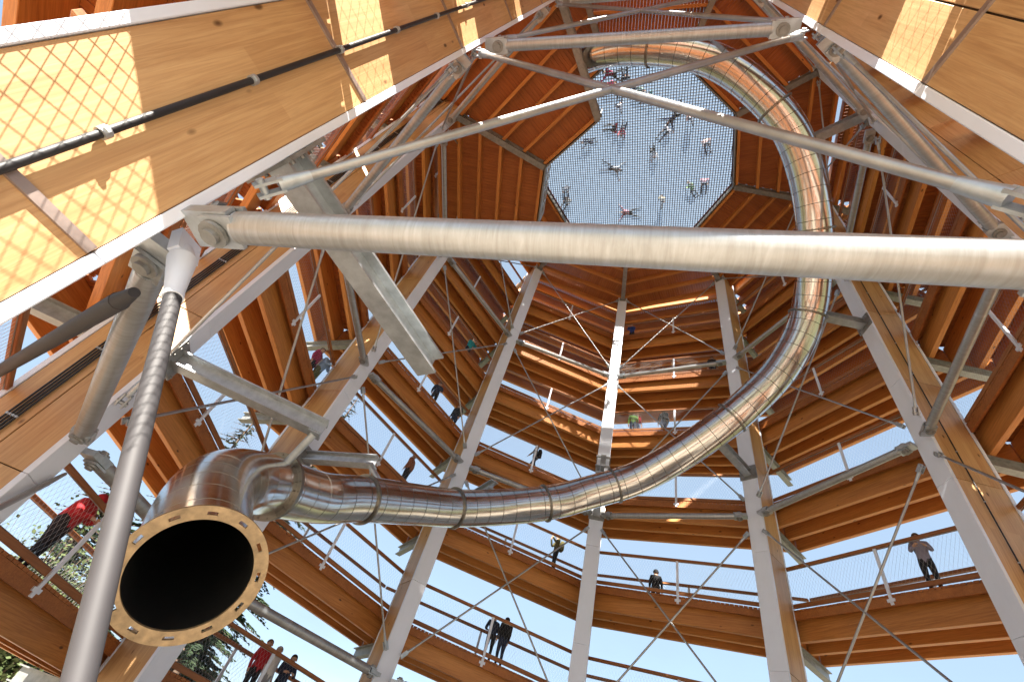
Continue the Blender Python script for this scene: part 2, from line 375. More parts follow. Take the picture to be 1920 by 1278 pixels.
# ------------------------------------------------------------------ spiral walkway sections
AI = 1.15*C20*S; DROP = 0.049*S
def hl(y): return (AI+y)*T20
def zs(x, y): return -DROP*0.5*x/hl(y)
def bar(y0, y1, z0, z1, e=0.0, x0=None, x1=None):   # bar along the section, following its slope
    b = MB(); p = []
    for z in (z0, z1):
        for sx, y in ((-1, y0), (1, y0), (1, y1), (-1, y1)):
            x = sx*(hl(y)-e) if x0 is None else (x0 if sx < 0 else x1)
            p.append((x, y, z+zs(x, y)))
    return b.hexa(p)
BW = 0.15
def build_section(ro, nj):
    DW = ro*C20*S-AI
    SEC = {}
    def sec(name, me, bev=0.0):
        if bev: bevel(me, bev)
        SEC.setdefault(name, []).append(me)
    for k, y in enumerate([0.27+(DW-0.51)*q/(nj-1) for q in range(nj)]):
        b = bar(y, y+0.16, -0.83, -0.066, 0.02).mesh('joist', M['joist']); sec('joist', b, 0.008)
    sec('rim_board', bar(0.0, 0.06, -0.30, -0.066, 0.01).mesh('rim_board', M['board']))
    sec('rim_board', bar(DW-0.04, DW, -0.30, -0.066, 0.01).mesh('rim_board', M['board']))
    for y in (0.02, DW-0.07):
        sec('kick_board', bar(y, y+0.05, 0.06, 0.19, 0.05).mesh('kick_board', M['rail_wood']), 0.005)
        sec('handrail', bar(y-0.03, y+0.09, 1.33, 1.43, 0.03).mesh('handrail', M['rail_wood']), 0.012)
        b = MB(); yy = y+0.07 if y < 1 else y-0.02
        yy = y-0.025 if y < 1 else y+0.075
        b.box(-0.045, 0.045, yy-0.022, yy+0.022, -0.28, 1.325); b.box(-0.11, 0.11, yy-0.03, yy+0.03, -0.20, -0.12)
        sec('post', b.mesh('post', M['paint']))
        # diamond wire mesh
        b = MB(); hx = hl(y)-0.06; zlo, zhi = 0.20, 1.32; dz = zhi-zlo; cell = 0.11; run = dz*0.5
        def wire(p, q, r=0.0019):
            p = Vector(p); q = Vector(q); d = (q-p).normalized(); X = Vector((0, 1, 0)); Y = d.cross(X)
            ring = lambda c: [c+X*math.cos(a_)*r+Y*math.sin(a_)*r for a_ in (0.5, 2.6, 4.7)]
            b.add(ring(p)+ring(q), [(0, 1, 4, 3), (1, 2, 5, 4), (2, 0, 3, 5)])
        n_ = int((2*hx+run)/cell)
        for s in (-1, 1):
            for q in range(n_+1):
                xa = -hx-run+q*cell if s > 0 else -hx+q*cell
                xb = xa+s*run if s > 0 else xa-run
                za, zb = zlo, zhi
                def clip(xa, za, xb, zb):
                    for lim, sg in ((-hx, 1), (hx, -1)):
                        if (xa-lim)*sg < 0 and (xb-lim)*sg < 0: return None
                        if (xa-lim)*sg < 0: t_ = (lim-xa)/(xb-xa); za = za+(zb-za)*t_; xa = lim
                        if (xb-lim)*sg < 0: t_ = (lim-xa)/(xb-xa); zb = za+(zb-za)*t_; xb = lim
                    return xa, za, xb, zb
                c_ = clip(xa, za, xb, zb)
                if c_ and abs(c_[1]-c_[3]) > 0.02: wire((c_[0], y+0.02, c_[1]+zs(c_[0], y)), (c_[2], y+0.02, c_[3]+zs(c_[2], y)))
        for z in (zlo, zhi):
            wire((-hx, y+0.02, z+zs(-hx, y)), (hx, y+0.02, z+zs(hx, y)), 0.008)
        sec('wire_mesh', b.mesh('wire_mesh', M['wire']))
    def board_rows():
        rows = []; x = -hl(DW)+BW*0.5
        while x < hl(DW)-BW*0.4:
            y0 = max(0.0, (abs(x)+BW*0.5)/T20-AI) ; rows.append((x, y0)); x += BW
        return rows
    ROWS = [r for r in board_rows() if r[1] < DW-0.1]
    def board_mb(b, x, y0, dz=0.0):
        g = BW/2-0.009; p = []
        for z in (-0.06, 0.0):
            for sx, y in ((-g, y0), (g, y0), (g, DW), (-g, DW)): p.append((x+sx, y, z+dz+zs(x+sx, y)))
        b.hexa(p)
    b = MB()
    for x, y0 in ROWS: board_mb(b, x, y0, random.uniform(-0.004, 0.004))
    me_boards = b.mesh('deck_boards', M['board'])
    me_single = []
    for x, y0 in ROWS:
        b = MB(); board_mb(b, x, y0, random.uniform(-0.004, 0.004)); me_single.append(b.mesh('deck_board', M['board']))
    return SEC, me_boards, me_single, DW
SECS = {ro: build_section(ro, NJ[ro]) for ro in sorted(NJ)}
DW = SECS[1.42][3]
NEAR = {(2, -1), (6, 0), (5, 0), (1, -1), (6, 1)}
ORD = {-2: 'lowest', -1: 'second', 0: 'third', 1: 'fourth', 2: 'fifth', 3: 'sixth', 4: 'seventh', 5: 'topmost'}
def sec_frame(i):     # section between column i and i+1: origin at the middle of its inner edge
    a = ang(i+0.5); return a, Vector((-math.sin(a)*AI, math.cos(a)*AI, 0))
def walkway(i, k):
    a, o = sec_frame(i); z = helix(i+0.5, k)
    if z < Z0-1.0: return
    o.z = z
    t = thing('walkway_section', o, a, 'orange timber walkway section, %s turn, %s' % (ORD[k], PNAME[i]), 'walkway', 'sections of the spiral walkway')
    SEC, me_boards, me_single, _ = SECS[ROUT[k]]
    for nm, ms in SEC.items():
        for me in ms: obj(nm, me, t)
    if (i, k) in NEAR:
        for me in me_single: obj('deck_board', me, t)
    else:
        tag(obj('deck_boards', me_boards, t), None, None, None, 'stuff')
for k in range(-2, 6):
    for i in range(9):
        if (i, k) in ((8, -1), (8, -2)) : continue
        if k == -2 and i > 3: continue
        if helix(i+0.5, k) > 3.19*S+Z0: continue
        walkway(i, k)

# safety mesh hung from the outer edge of the walkway over the entrance
def safety_mesh():
    a, o = sec_frame(8); z1 = helix(8.5, 0)-0.4; z0 = 3.0; YM = 0.36; hx = hl(YM)-0.12; X0 = 1.9
    t = thing('safety_mesh', Vector((o.x, o.y, 0)), a, 'diamond wire safety mesh hung below the walkway beside the conduit column', 'mesh'); b = MB(); r = 0.003
    def w_(p, q):
        p = Vector(p); q = Vector(q); d = (q-p).normalized(); X = Vector((0, 1, 0)); Y = d.cross(X); ring = lambda c: [c+X*math.cos(a_)*r+Y*math.sin(a_)*r for a_ in (0.5, 2.6, 4.7)]
        b.add(ring(p)+ring(q), [(0, 1, 4, 3), (1, 2, 5, 4), (2, 0, 3, 5)])
    run = (z1-z0)*0.38; x = X0-run
    while x < hx+run:
        for s_ in (-1, 1):
            u0, u1 = 0.0, 1.0; dx = s_*run
            lo, hi = sorted(((X0-x)/dx, (hx-x)/dx)); u0 = max(u0, lo); u1 = min(u1, hi)
            if u1 > u0+0.02: w_((x+dx*u0, YM, z0+(z1-z0)*u0), (x+dx*u1, YM, z0+(z1-z0)*u1))
        x += 0.058
    tag(obj('wires', b.mesh('wires', M['wire']), t), None, None)
    for z in (z0, z1): obj('edge_cable', MB().tube((X0, YM, z), (hx, YM, z), 0.02, n=8).mesh('edge_cable', M['wire']), t)
safety_mesh()
# ------------------------------------------------------------------ platforms: the top one round the net, the lower one where the slide starts
def platform_meshes(rin, rout, nj):
    a0, a1 = rin*C20*S, rout*C20*S; out = {'joist': [], 'boards': None}
    for q in range(nj):
        y = a0+0.06+(a1-a0-0.3)*q/(nj-1); b = MB(); p = []
        for z in (-0.42, -0.066):
            for sx, yy in ((-1, y), (1, y), (1, y+0.14), (-1, y+0.14)): p.append((sx*(yy*T20-0.14), yy, z))
        me = b.hexa(p).mesh('joist', M['joist']); bevel(me, 0.008); out['joist'].append(me)
    b = MB(); x = -a1*T20+BW/2
    while x < a1*T20:
        y0 = max(a0, (abs(x)+BW/2)/T20)
        if y0 < a1-0.1: b.box(x-BW/2+0.004, x+BW/2-0.004, y0, a1, -0.06+random.uniform(-.003, .003), 0)
        x += BW
    out['boards'] = b.mesh('deck_boards', M['board'])
    b = MB(); b.hexa([(-a0*T20, a0-0.06, -0.40), (a0*T20, a0-0.06, -0.40), (a0*T20, a0, -0.40), (-a0*T20, a0, -0.40), (-a0*T20, a0-0.06, 0.05), (a0*T20, a0-0.06, 0.05), (a0*T20, a0, 0.05), (-a0*T20, a0, 0.05)])
    out['edge'] = b.mesh('edge_beam', M['galv_dark'])
    b = MB()
    for zz in (0.45, 0.9, 1.35):
        b.tube((-a0*T20, a0, zz), (a0*T20, a0, zz), 0.025, n=8)
    for q in range(5): xx = -a0*T20+2*a0*T20*q/4; b.tube((xx, a0, 0), (xx, a0, 1.36), 0.03, n=8)
    out['guard'] = b.mesh('guard_rail', M['galv'])
    return out
PT = platform_meshes(0.61, 1.13, 5); PS = platform_meshes(0.50, 1.13, 6)
def platform(i, z, P, label, guard):
    a = ang(i+0.5); t = thing('platform_section', (0, 0, z), a, label, 'platform', 'timber platform sections inside the columns')
    for me in P['joist']: obj('joist', me, t)
    tag(obj('deck_boards', P['boards'], t), None, None, None, 'stuff'); obj('edge_beam', P['edge'], t)
    if guard: obj('guard_rail', P['guard'], t)
for i in range(9): platform(i, 3.0*S+Z0, PT, 'orange timber platform section round the top net, %s' % PNAME[i], False)
for i in (0, 1): platform(i, 2.34*S+Z0, PS, 'orange timber platform section where the slide starts, %s' % PNAME[i], True)
# rope net
def net():
    r = 0.605*S; b = MB(); a0 = 0.35+0.785
    ux, uy = Vector((math.cos(a0), math.sin(a0), 0)), Vector((-math.sin(a0), math.cos(a0), 0))
    poly = [Vector((cpos(i, 1)[0]*r, cpos(i, 1)[1]*r, 0)) for i in range(9)]
    def clipl(p, d):
        t0, t1 = -99, 99
        for q in range(9):
            A, B = poly[q], poly[(q+1) % 9]; e = B-A; n = Vector((-e.y, e.x, 0))
            if n.dot(-A) < 0: n = -n
            den = n.dot(d); num = n.dot(A-p)
            if abs(den) < 1e-9: continue
            t = num/den
            if den > 0: t0 = max(t0, t)
            else: t1 = min(t1, t)
        return (p+d*t0, p+d*t1) if t1 > t0+0.1 else None
    sp_ = 0.135; n = int(r/sp_)+1
    for q in range(-n, n+1):
        for pu, d in ((uy, ux), (ux, uy)):
            c_ = clipl(pu*q*sp_, d)
            if c_: b.tube(c_[0], c_[1], 0.024, n=5, caps=False)
    t = thing('rope_net', (0, 0, 3.0*S+Z0+0.02), 0, 'large nine-sided rope net stretched across the tower top with people on it', 'net')
    tag(obj('ropes', b.mesh('ropes', M['rope']), t), None, None, None, 'stuff')
    b = MB()
    for q in range(9): b.beam(poly[q], poly[(q+1) % 9], 0.14, 0.10)
    obj('edge_band', b.mesh('edge_band', M['netband']), t)
net()

# ------------------------------------------------------------------ tube slide
SP = [(-0.70, -0.22, 2.56), (-0.61, -0.42, 2.47), (-0.448, -0.601, 2.375), (-0.227, -0.706, 2.295), (0.003, -0.754, 2.235), (0.211, -0.727, 2.146), (0.404, -0.643, 2.035), (0.575, -0.465, 1.86), (0.715, -0.215, 1.70),
      (0.70, -0.045, 1.51), (0.61, 0.112, 1.35), (0.482, 0.289, 1.211), (0.335, 0.44, 1.09), (0.155, 0.515, 0.982), (0.017, 0.53, 0.893), (-0.153, 0.529, 0.807), (-0.315, 0.475, 0.715),
      (-0.464, 0.365, 0.621), (-0.568, 0.254, 0.54), (-0.648, 0.152, 0.463), (-0.705, 0.0, 0.392)]
MC = Vector((-0.5691, -0.4417, 0.1099)); MN = Vector((0.4978, -0.69997, -0.51206))
def bez(p0, p1, p2, p3, t): return p0*(1-t)**3+p1*3*t*(1-t)**2+p2*3*t*t*(1-t)+p3*t**3
P_ = [Vector(p) for p in SP]
dense = []
for k in range(len(P_)-1):
    a_, b_, c_, d_ = P_[max(0, k-1)], P_[k], P_[k+1], P_[min(len(P_)-1, k+2)]
    for q in range(24):
        t = q/24; dense.append(0.5*((2*b_)+(c_-a_)*t+(2*a_-5*b_+4*c_-d_)*t*t+(-a_+3*b_-3*c_+d_)*t**3))
tan = (P_[-1]-P_[-2]).normalized()
e0 = P_[-1]
for q in range(81): dense.append(bez(e0, e0+tan*0.20, MC-MN*0.26, MC, q/80))
pts = [W(*p) for p in dense]
for _ in range(6):      # even out
    pts = [pts[0]]+[(pts[k-1]+pts[k]*2+pts[k+1])/4 for k in range(1, len(pts)-1)]+[pts[-1]]
cum = [0.0]
for k in range(1, len(pts)): cum.append(cum[-1]+(pts[k]-pts[k-1]).length)
LEN = cum[-1]
import bisect
def at_len(s):
    s = min(max(s, 0), LEN); k = min(max(bisect.bisect(cum, s)-1, 0), len(pts)-2); t = (s-cum[k])/max(1e-9, cum[k+1]-cum[k]); return pts[k].lerp(pts[k+1], t)
def tang(s): return (at_len(s+0.06)-at_len(s-0.06)).normalized()
TR = 0.0625*S
slide = thing('tube_slide', W(-0.57, -0.44, 0.11), 0, 'long stainless steel tube slide spiralling down the tower to a round open mouth', 'slide')
sb = slide.location.copy()
def frame(s, up=Vector((0, 0, 1))):
    d = tang(s); x = d.cross(up).normalized(); return d, x, x.cross(d)
NS = 40; SEGL = 0.52
nseg = int(LEN/SEGL); SEGL = LEN/nseg
for k in range(nseg):
    s0 = k*SEGL; b = MB(); g_ = 0.010
    def rg(ds, r):
        c_ = at_len(s0+ds); d, x, y = frame(s0+ds)
        return [c_-sb+x*math.cos(2*math.pi*q/NS)*r+y*math.sin(2*math.pi*q/NS)*r for q in range(NS)]
    def strip(prof, mi):
        vs = []
        for ds, r in prof: vs += rg(ds, r)
        b.add(vs, [(j*NS+q, j*NS+(q+1) % NS, (j+1)*NS+(q+1) % NS, (j+1)*NS+q) for j in range(len(prof)-1) for q in range(NS)], mi, True)
    strip([(g_+(SEGL-2*g_)*e/4, TR) for e in range(5)], 0)
    strip([(SEGL-g_, TR), (SEGL-g_*0.5, TR*0.975)], 2); strip([(SEGL-g_*0.5, TR*0.975), (SEGL+g_*0.5, TR*0.975)], 2); strip([(g_*0.5, TR*0.975), (g_, TR)], 2)
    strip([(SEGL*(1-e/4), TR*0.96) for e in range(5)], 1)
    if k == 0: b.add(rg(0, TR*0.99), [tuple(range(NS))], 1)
    if k == nseg-1: strip([(SEGL-g_, TR*0.975), (SEGL, TR*0.96)], 0)
    seg_me = b.mesh('tube_segment', [M['stainless'], M['stainless_shade'], M['collar']])
    obj('tube_segment', seg_me, slide)
def ring_me(s, r0, r1, th, name, m, bolts=0):
    c_ = at_len(s)-sb; d, x, y = frame(s); b = MB(); n = 40
    prof = [(-th/2, r0), (-th/2, r1), (th/2, r1), (th/2, r0)]; vs = []
    for u, r in prof: vs += [c_+d*u+x*math.cos(2*math.pi*q/n)*r+y*math.sin(2*math.pi*q/n)*r for q in range(n)]
    b.add(vs, [(j*n+q, j*n+(q+1) % n, ((j+1) % 4)*n+(q+1) % n, ((j+1) % 4)*n+q) for j in range(4) for q in range(n)])
    for q in range(bolts):
        a_ = 2*math.pi*q/bolts; p = c_+(x*math.cos(a_)+y*math.sin(a_))*(r0+r1)*0.5; b.tube(p-d*(th/2+0.02), p+d*(th/2+0.02), 0.016, n=6)
    return obj(name, b.mesh(name, m), slide)
# collars: where the photograph shows the bolted joints
def s_near(x, y, z):
    p = W(x, y, z); k = min(range(len(pts)), key=lambda q: (pts[q]-p).length); return cum[k]
s_el = s_near(*SP[-1])
COL = [s_near(*q) for q in ((-0.227, -0.706, 2.295), (0.29, -0.70, 2.10), (0.60, -0.43, 1.83), (0.71, -0.17, 1.66), (0.57, 0.165, 1.31), (0.25, 0.485, 1.035), (0.0, 0.53, 0.885), (-0.315, 0.475, 0.715), (-0.568, 0.254, 0.54))]
for s in COL: ring_me(s, TR*0.99, TR*1.10, 0.05, 'collar', M['collar'], 20)
ring_me(s_el+0.1, TR*0.99, TR*1.16, 0.09, 'collar', M['collar'], 20)
# slotted flange of the mouth
def mouth_ring():
    c_ = at_len(LEN)-sb; d = MN.normalized(); x = d.cross(Vector((0, 0, 1))).normalized(); y = x.cross(d); b = MB(); n = 120
    rad = [TR*0.95, TR*1.03, TR*1.09, TR*1.19]
    P = lambda r, q, u: c_+d*u+x*math.cos(2*math.pi*q/n)*r+y*math.sin(2*math.pi*q/n)*r
    for j in range(3):
        for q in range(n):
            if j == 1 and q % 10 < 3: # slots
                b.add([P(rad[1], q, 0.03), P(rad[1], q+1, 0.03), P(rad[1], q+1, 0.0), P(rad[1], q, 0.0)], [(0, 1, 2, 3)])
                b.add([P(rad[2], q, 0.03), P(rad[2], q+1, 0.03), P(rad[2], q+1, 0.0), P(rad[2], q, 0.0)], [(0, 1, 2, 3)]); continue
            for u in (0.0, 0.03): b.add([P(rad[j], q, u), P(rad[j+1], q, u), P(rad[j+1], q+1, u), P(rad[j], q+1, u)], [(0, 1, 2, 3)])
    for q in range(n):
        for r in (rad[0], rad[3]): b.add([P(r, q, 0.0), P(r, q+1, 0.0), P(r, q+1, 0.03), P(r, q, 0.03)], [(0, 1, 2, 3)])
    obj('mouth_flange', b.mesh('mouth_flange', M['mouth']), slide)['label'] = 'tan slotted flange ring round the slide mouth'
mouth_ring()

# cantilever brackets on the columns that carry the slide
def slide_bracket(i, z, rend, label, post=True):
    A = cw(i, 1.0, z); B = cw(i, rend, z); a = ang(i); L = (B-A).length
    t = thing('slide_bracket', A, a, label, 'bracket', 'steel cantilevers holding the slide')
    b = MB(); b.ibeam((0, -0.045, 0), (0, -L, 0), 0.30, 0.32, 0.032); obj('beam', b.mesh('beam', M['galv']), t)
    b = MB(); b.box(-0.34, 0.34, -0.043, -0.004, -0.30, 0.30)
    for sx in (-0.28, 0.28):
        for sz in (-0.24, -0.08, 0.08, 0.24): b.tube((sx, -0.04, sz), (sx, -0.075, sz), 0.024, n=8)
    obj('end_plate', b.mesh('end_plate', M['galv_dark']), t)
    # hanger to the nearest point of the slide
    if post:
        mw = Matrix.Translation(A) @ Matrix.Rotation(a, 4, 'Z'); inv = mw.inverted()
        cand = min(pts, key=lambda p: (p-B).length); q = inv @ cand
        top = Vector((0, -L+0.12, -0.17)); dirn = (q-top)
        if dirn.length > TR: 
            end = q-dirn.normalized()*TR*0.97
            b = MB(); b.tube(top, end, 0.075, n=14); b.box(-0.13, 0.13, -L+0.0, -L+0.24, -0.19, -0.165); obj('hanger', b.mesh('hanger', M['galv']), t)
slide_bracket(0, 0.445, 0.67, 'big grey I-beam cantilever from the conduit column above the slide mouth', False)
slide_bracket(1, 0.50, 0.66, 'grey I-beam cantilever from the four-cable column to the slide elbow')
slide_bracket(2, 0.71, 0.70, 'short I-beam cantilever from the column behind the slide mouth')
slide_bracket(3, 0.90, 0.60, 'I-beam cantilever from the column left of the far middle one')
slide_bracket(4, 1.16, 0.62, 'I-beam cantilever from the far middle column over the slide')
slide_bracket(5, 1.36, 0.66, 'I-beam cantilever from the far right column over the rising slide')
slide_bracket(6, 1.74, 0.82, 'short I-beam cantilever beside the slide from the thin-cable column')
slide_bracket(7, 2.19, 0.80, 'I-beam cantilever holding the slide just under the net')
# floodlight on the far right column
fx = thing('floodlight', cw(5, 0.985, 1.78), ang(5), 'small grey floodlight on the column beside the rising slide', 'floodlight')
b = MB(); b.box(-0.16, 0.16, -0.34, -0.20, -0.14, 0.14); obj('housing', bevel(b.mesh('housing', M['galv_dark']), 0.02), fx)
b = MB(); b.box(-0.13, 0.13, -0.352, -0.342, -0.11, 0.11); obj('lens', b.mesh('lens', M['galv']), fx)
b = MB(); b.beam((0, 0.1, -0.18), (0, -0.24, -0.16), 0.05, 0.03); obj('arm', b.mesh('arm', M['galv']), fx)
# steel clamp on the far middle column
b = MB(); b.box(-0.34, 0.34, -0.06, 0.5, -0.3, -0.22); b.box(-0.34, 0.34, -0.06, 0.5, 0.22, 0.3); b.box(-0.12, 0.12, -0.16, -0.005, -0.3, 0.3)
o = obj('steel_clamp', b.mesh('steel_clamp', M['galv_dark']), None, cw(4, 1.0, 1.46), (0, 0, ang(4))); tag(o, 'dark steel clamp gripping the far middle column above the slide', 'clamp')
# ------------------------------------------------------------------ people
SKIN = plain('skin', (0.55, 0.33, 0.23), 0.6, 0.1)
_cm = {}
def cloth(c):
    if c not in _cm: _cm[c] = plain('cloth_%d' % len(_cm), c, 0.85, 0.10, 5.0)
    return _cm[c]
def joints(pose):
    # x right, y forward, z up ; head centre etc. for a 1.70 m adult
    j = dict(pel=(0, 0, .93), spine=(0, .01, 1.10), chest=(0, .0, 1.30), neck=(0, .0, 1.46), hd=(0, .015, 1.56), top=(0, .005, 1.66))
    for s, n in ((-1, 'l'), (1, 'r')):
        j.update({'sh'+n: (s*.18, 0, 1.39), 'el'+n: (s*.24, -.03, 1.12), 'wr'+n: (s*.25, .05, .88), 'ha'+n: (s*.25, .08, .79),
                  'hip'+n: (s*.095, 0, .88), 'kn'+n: (s*.105, .02, .50), 'an'+n: (s*.11, -.02, .085), 'to'+n: (s*.125, .17, .045)})
    if pose == 'lean':      # forearms on a rail in front
        j.update(chest=(0, .08, 1.28), neck=(0, .16, 1.43), hd=(0, .22, 1.52), top=(0, .24, 1.62))
        for s, n in ((-1, 'l'), (1, 'r')): j.update({'sh'+n: (s*.18, .12, 1.37), 'el'+n: (s*.25, .20, 1.13), 'wr'+n: (s*.14, .42, 1.17), 'ha'+n: (s*.08, .50, 1.18)})
    if pose == 'walk':
        j.update(elr=(.23, -.12, 1.13), wrr=(.22, .02, .92), har=(.21, .08, .85), ell=(-.23, .08, 1.14), wrl=(-.2, .24, .98), hal=(-.18, .30, .93))
        j.update(knr=(.10, .20, .52), anr=(.10, .24, .09), tor=(.11, .42, .07), knl=(-.1, -.06, .50), anl=(-.1, -.28, .13), tol=(-.1, -.13, .045))
    if pose == 'photo':     # hands up at the face
        for s, n in ((-1, 'l'), (1, 'r')): j.update({'el'+n: (s*.30, .16, 1.22), 'wr'+n: (s*.12, .28, 1.47), 'ha'+n: (s*.07, .27, 1.54)})
    if pose == 'star':      # lying flat, limbs spread
        j = dict(pel=(0, 0, .11), spine=(0, .17, .11), chest=(0, .37, .12), neck=(0, .53, .12), hd=(0, .63, .13), top=(0, .73, .13))
        for s, n in ((-1, 'l'), (1, 'r')):
            j.update({'sh'+n: (s*.18, .46, .11), 'el'+n: (s*.42, .58, .07), 'wr'+n: (s*.62, .74, .06), 'ha'+n: (s*.68, .80, .05),
                      'hip'+n: (s*.1, -.05, .1), 'kn'+n: (s*.27, -.42, .10), 'an'+n: (s*.36, -.80, .06), 'to'+n: (s*.46, -.86, .14)})
    if pose == 'sit':
        j = dict(pel=(0, 0, .13), spine=(0, -.05, .30), chest=(0, -.06, .50), neck=(0, -.02, .66), hd=(0, .02, .76), top=(0, .03, .86))
        for s, n in ((-1, 'l'), (1, 'r')):
            j.update({'sh'+n: (s*.18, -.04, .58), 'el'+n: (s*.27, -.14, .32), 'wr'+n: (s*.24, .05, .18), 'ha'+n: (s*.22, .12, .13),
                      'hip'+n: (s*.1, .02, .12), 'kn'+n: (s*.16, .38, .38), 'an'+n: (s*.15, .62, .06), 'to'+n: (s*.16, .80, .05)})
    if pose == 'crawl':
        j = dict(pel=(0, -.05, .52), spine=(0, .12, .55), chest=(0, .32, .56), neck=(0, .48, .60), hd=(0, .58, .64), top=(0, .66, .70))
        for s, n in ((-1, 'l'), (1, 'r')):
            j.update({'sh'+n: (s*.18, .40, .53), 'el'+n: (s*.22, .44, .28), 'wr'+n: (s*.22, .50, .05), 'ha'+n: (s*.22, .58, .03),
                      'hip'+n: (s*.1, -.07, .48), 'kn'+n: (s*.13, .02, .07), 'an'+n: (s*.13, -.40, .06), 'to'+n: (s*.13, -.55, .04)})
    return j
BON = [('pel', 'spine'), ('spine', 'chest'), ('chest', 'neck'), ('neck', 'hd'), ('hd', 'top')]
RAD = dict(pel=.135, spine=.135, chest=.15, neck=.055, hd=.092, top=.070, sh=.075, el=.052, wr=.038, ha=.036, hip=.095, kn=.066, an=.048, to=.038)
ZONE = {('pel', 'spine'): 1, ('spine', 'chest'): 1, ('chest', 'neck'): 1, ('neck', 'hd'): 0, ('hd', 'top'): 0}
for n_ in 'lr':
    for a_, b_, z_ in (('chest', 'sh', 1), ('sh', 'el', 1), ('el', 'wr', 1), ('wr', 'ha', 0), ('pel', 'hip', 2), ('hip', 'kn', 2), ('kn', 'an', 2), ('an', 'to', 3)):
        A_ = a_ if a_ in ('chest', 'pel') else a_+n_; BON.append((A_, b_+n_)); ZONE[(A_, b_+n_)] = z_
def seg_dist(p, a, b):
    ab = b-a; t = max(0, min(1, (p-a).dot(ab)/max(1e-9, ab.dot(ab)))); return (p-a-ab*t).length
def body_mesh(pose, jacket, trousers, shoes, bulk=1.0):
    j = joints(pose); keys = list(j); me = bpy.data.meshes.new('skeleton'); me.from_pydata([j[k] for k in keys], [(keys.index(a), keys.index(b)) for a, b in BON], [])
    ob = bpy.data.objects.new('skeleton', me); col.objects.link(ob)
    ob.modifiers.new('skin', 'SKIN'); sd = me.skin_vertices[0].data
    for q, k in enumerate(keys):
        base = k if k in RAD else k[:-1]; r = RAD[base]*(bulk if base in ('pel', 'spine', 'chest', 'sh', 'el', 'hip') else 1)
        sd[q].radius = (r, r*(0.75 if base in ('pel', 'spine', 'chest') else 1.0)); sd[q].use_root = (k == 'pel')
    sub = ob.modifiers.new('sub', 'SUBSURF'); sub.levels = 1; sub.render_levels = 1
    dg = bpy.context.evaluated_depsgraph_get(); ev = ob.evaluated_get(dg); out = bpy.data.meshes.new_from_object(ev)
    bpy.data.objects.remove(ob)
    out.name = 'person_body'; out.materials.clear()
    for m in (SKIN, cloth(jacket), cloth(trousers), cloth(shoes)): out.materials.append(m)
    J = {k: Vector(v) for k, v in j.items()}
    b = MB()
    for p in out.polygons:
        c = p.center; best = min(BON, key=lambda e: seg_dist(c, J[e[0]], J[e[1]])); p.material_index = ZONE[best]
    b.v = [tuple(v.co) for v in out.vertices]; b.f = [list(p.vertices) for p in out.polygons]; b.mi = [p.material_index for p in out.polygons]; b.sm = [True]*len(b.f)
    for n_ in 'lr':          # five fingers on each palm
        w, h = J['wr'+n_], J['ha'+n_]; d = (h-w).normalized(); sdv = d.orthogonal().normalized()
        for q, (o_, ln) in enumerate(((-.027, .075), (-.009, .088), (.009, .082), (.027, .066))):
            p0 = h+sdv*o_; b.tube(p0, p0+d*ln*0.6, .0095, .009, 6); b.tube(p0+d*ln*.57, p0+d*ln-Vector((0, 0, .015)), .009, .007, 6)
        p0 = w+d*.03+sdv*-.03; b.tube(p0, p0+d*.06-sdv*.035, .011, .008, 6)
    hd, tp = J['hd'], J['top']; upv = (tp-hd).normalized(); fw = Vector((0, 1, 0)) if abs(upv.y) < .8 else Vector((0, 0, 1))
    fw = (fw-upv*fw.dot(upv)).normalized(); rt = fw.cross(upv)
    b.tube(hd+fw*.075+upv*.02, hd+fw*.105-upv*.01, .010, .016, 6)                       # nose
    for s in (-1, 1):
        b.tube(hd+rt*s*.085-upv*.02, hd+rt*s*.088+upv*.03, .018, .022, 6)                # ears
        b.tube(hd+fw*.076+rt*s*.034+upv*.032, hd+fw*.092+rt*s*.034+upv*.032, .011, .011, 6, 3)   # eyes
    b.beam(hd+fw*.088-rt*.025-upv*.045, hd+fw*.088+rt*.025-upv*.045, .012, .01, fw, 3)     # mouth
    bpy.data.meshes.remove(out)
    return b, J, (hd, upv, fw, rt)
HAIR = [(0.03, 0.018, 0.01), (0.12, 0.06, 0.025), (0.30, 0.20, 0.10), (0.45, 0.43, 0.40), (0.02, 0.02, 0.025)]
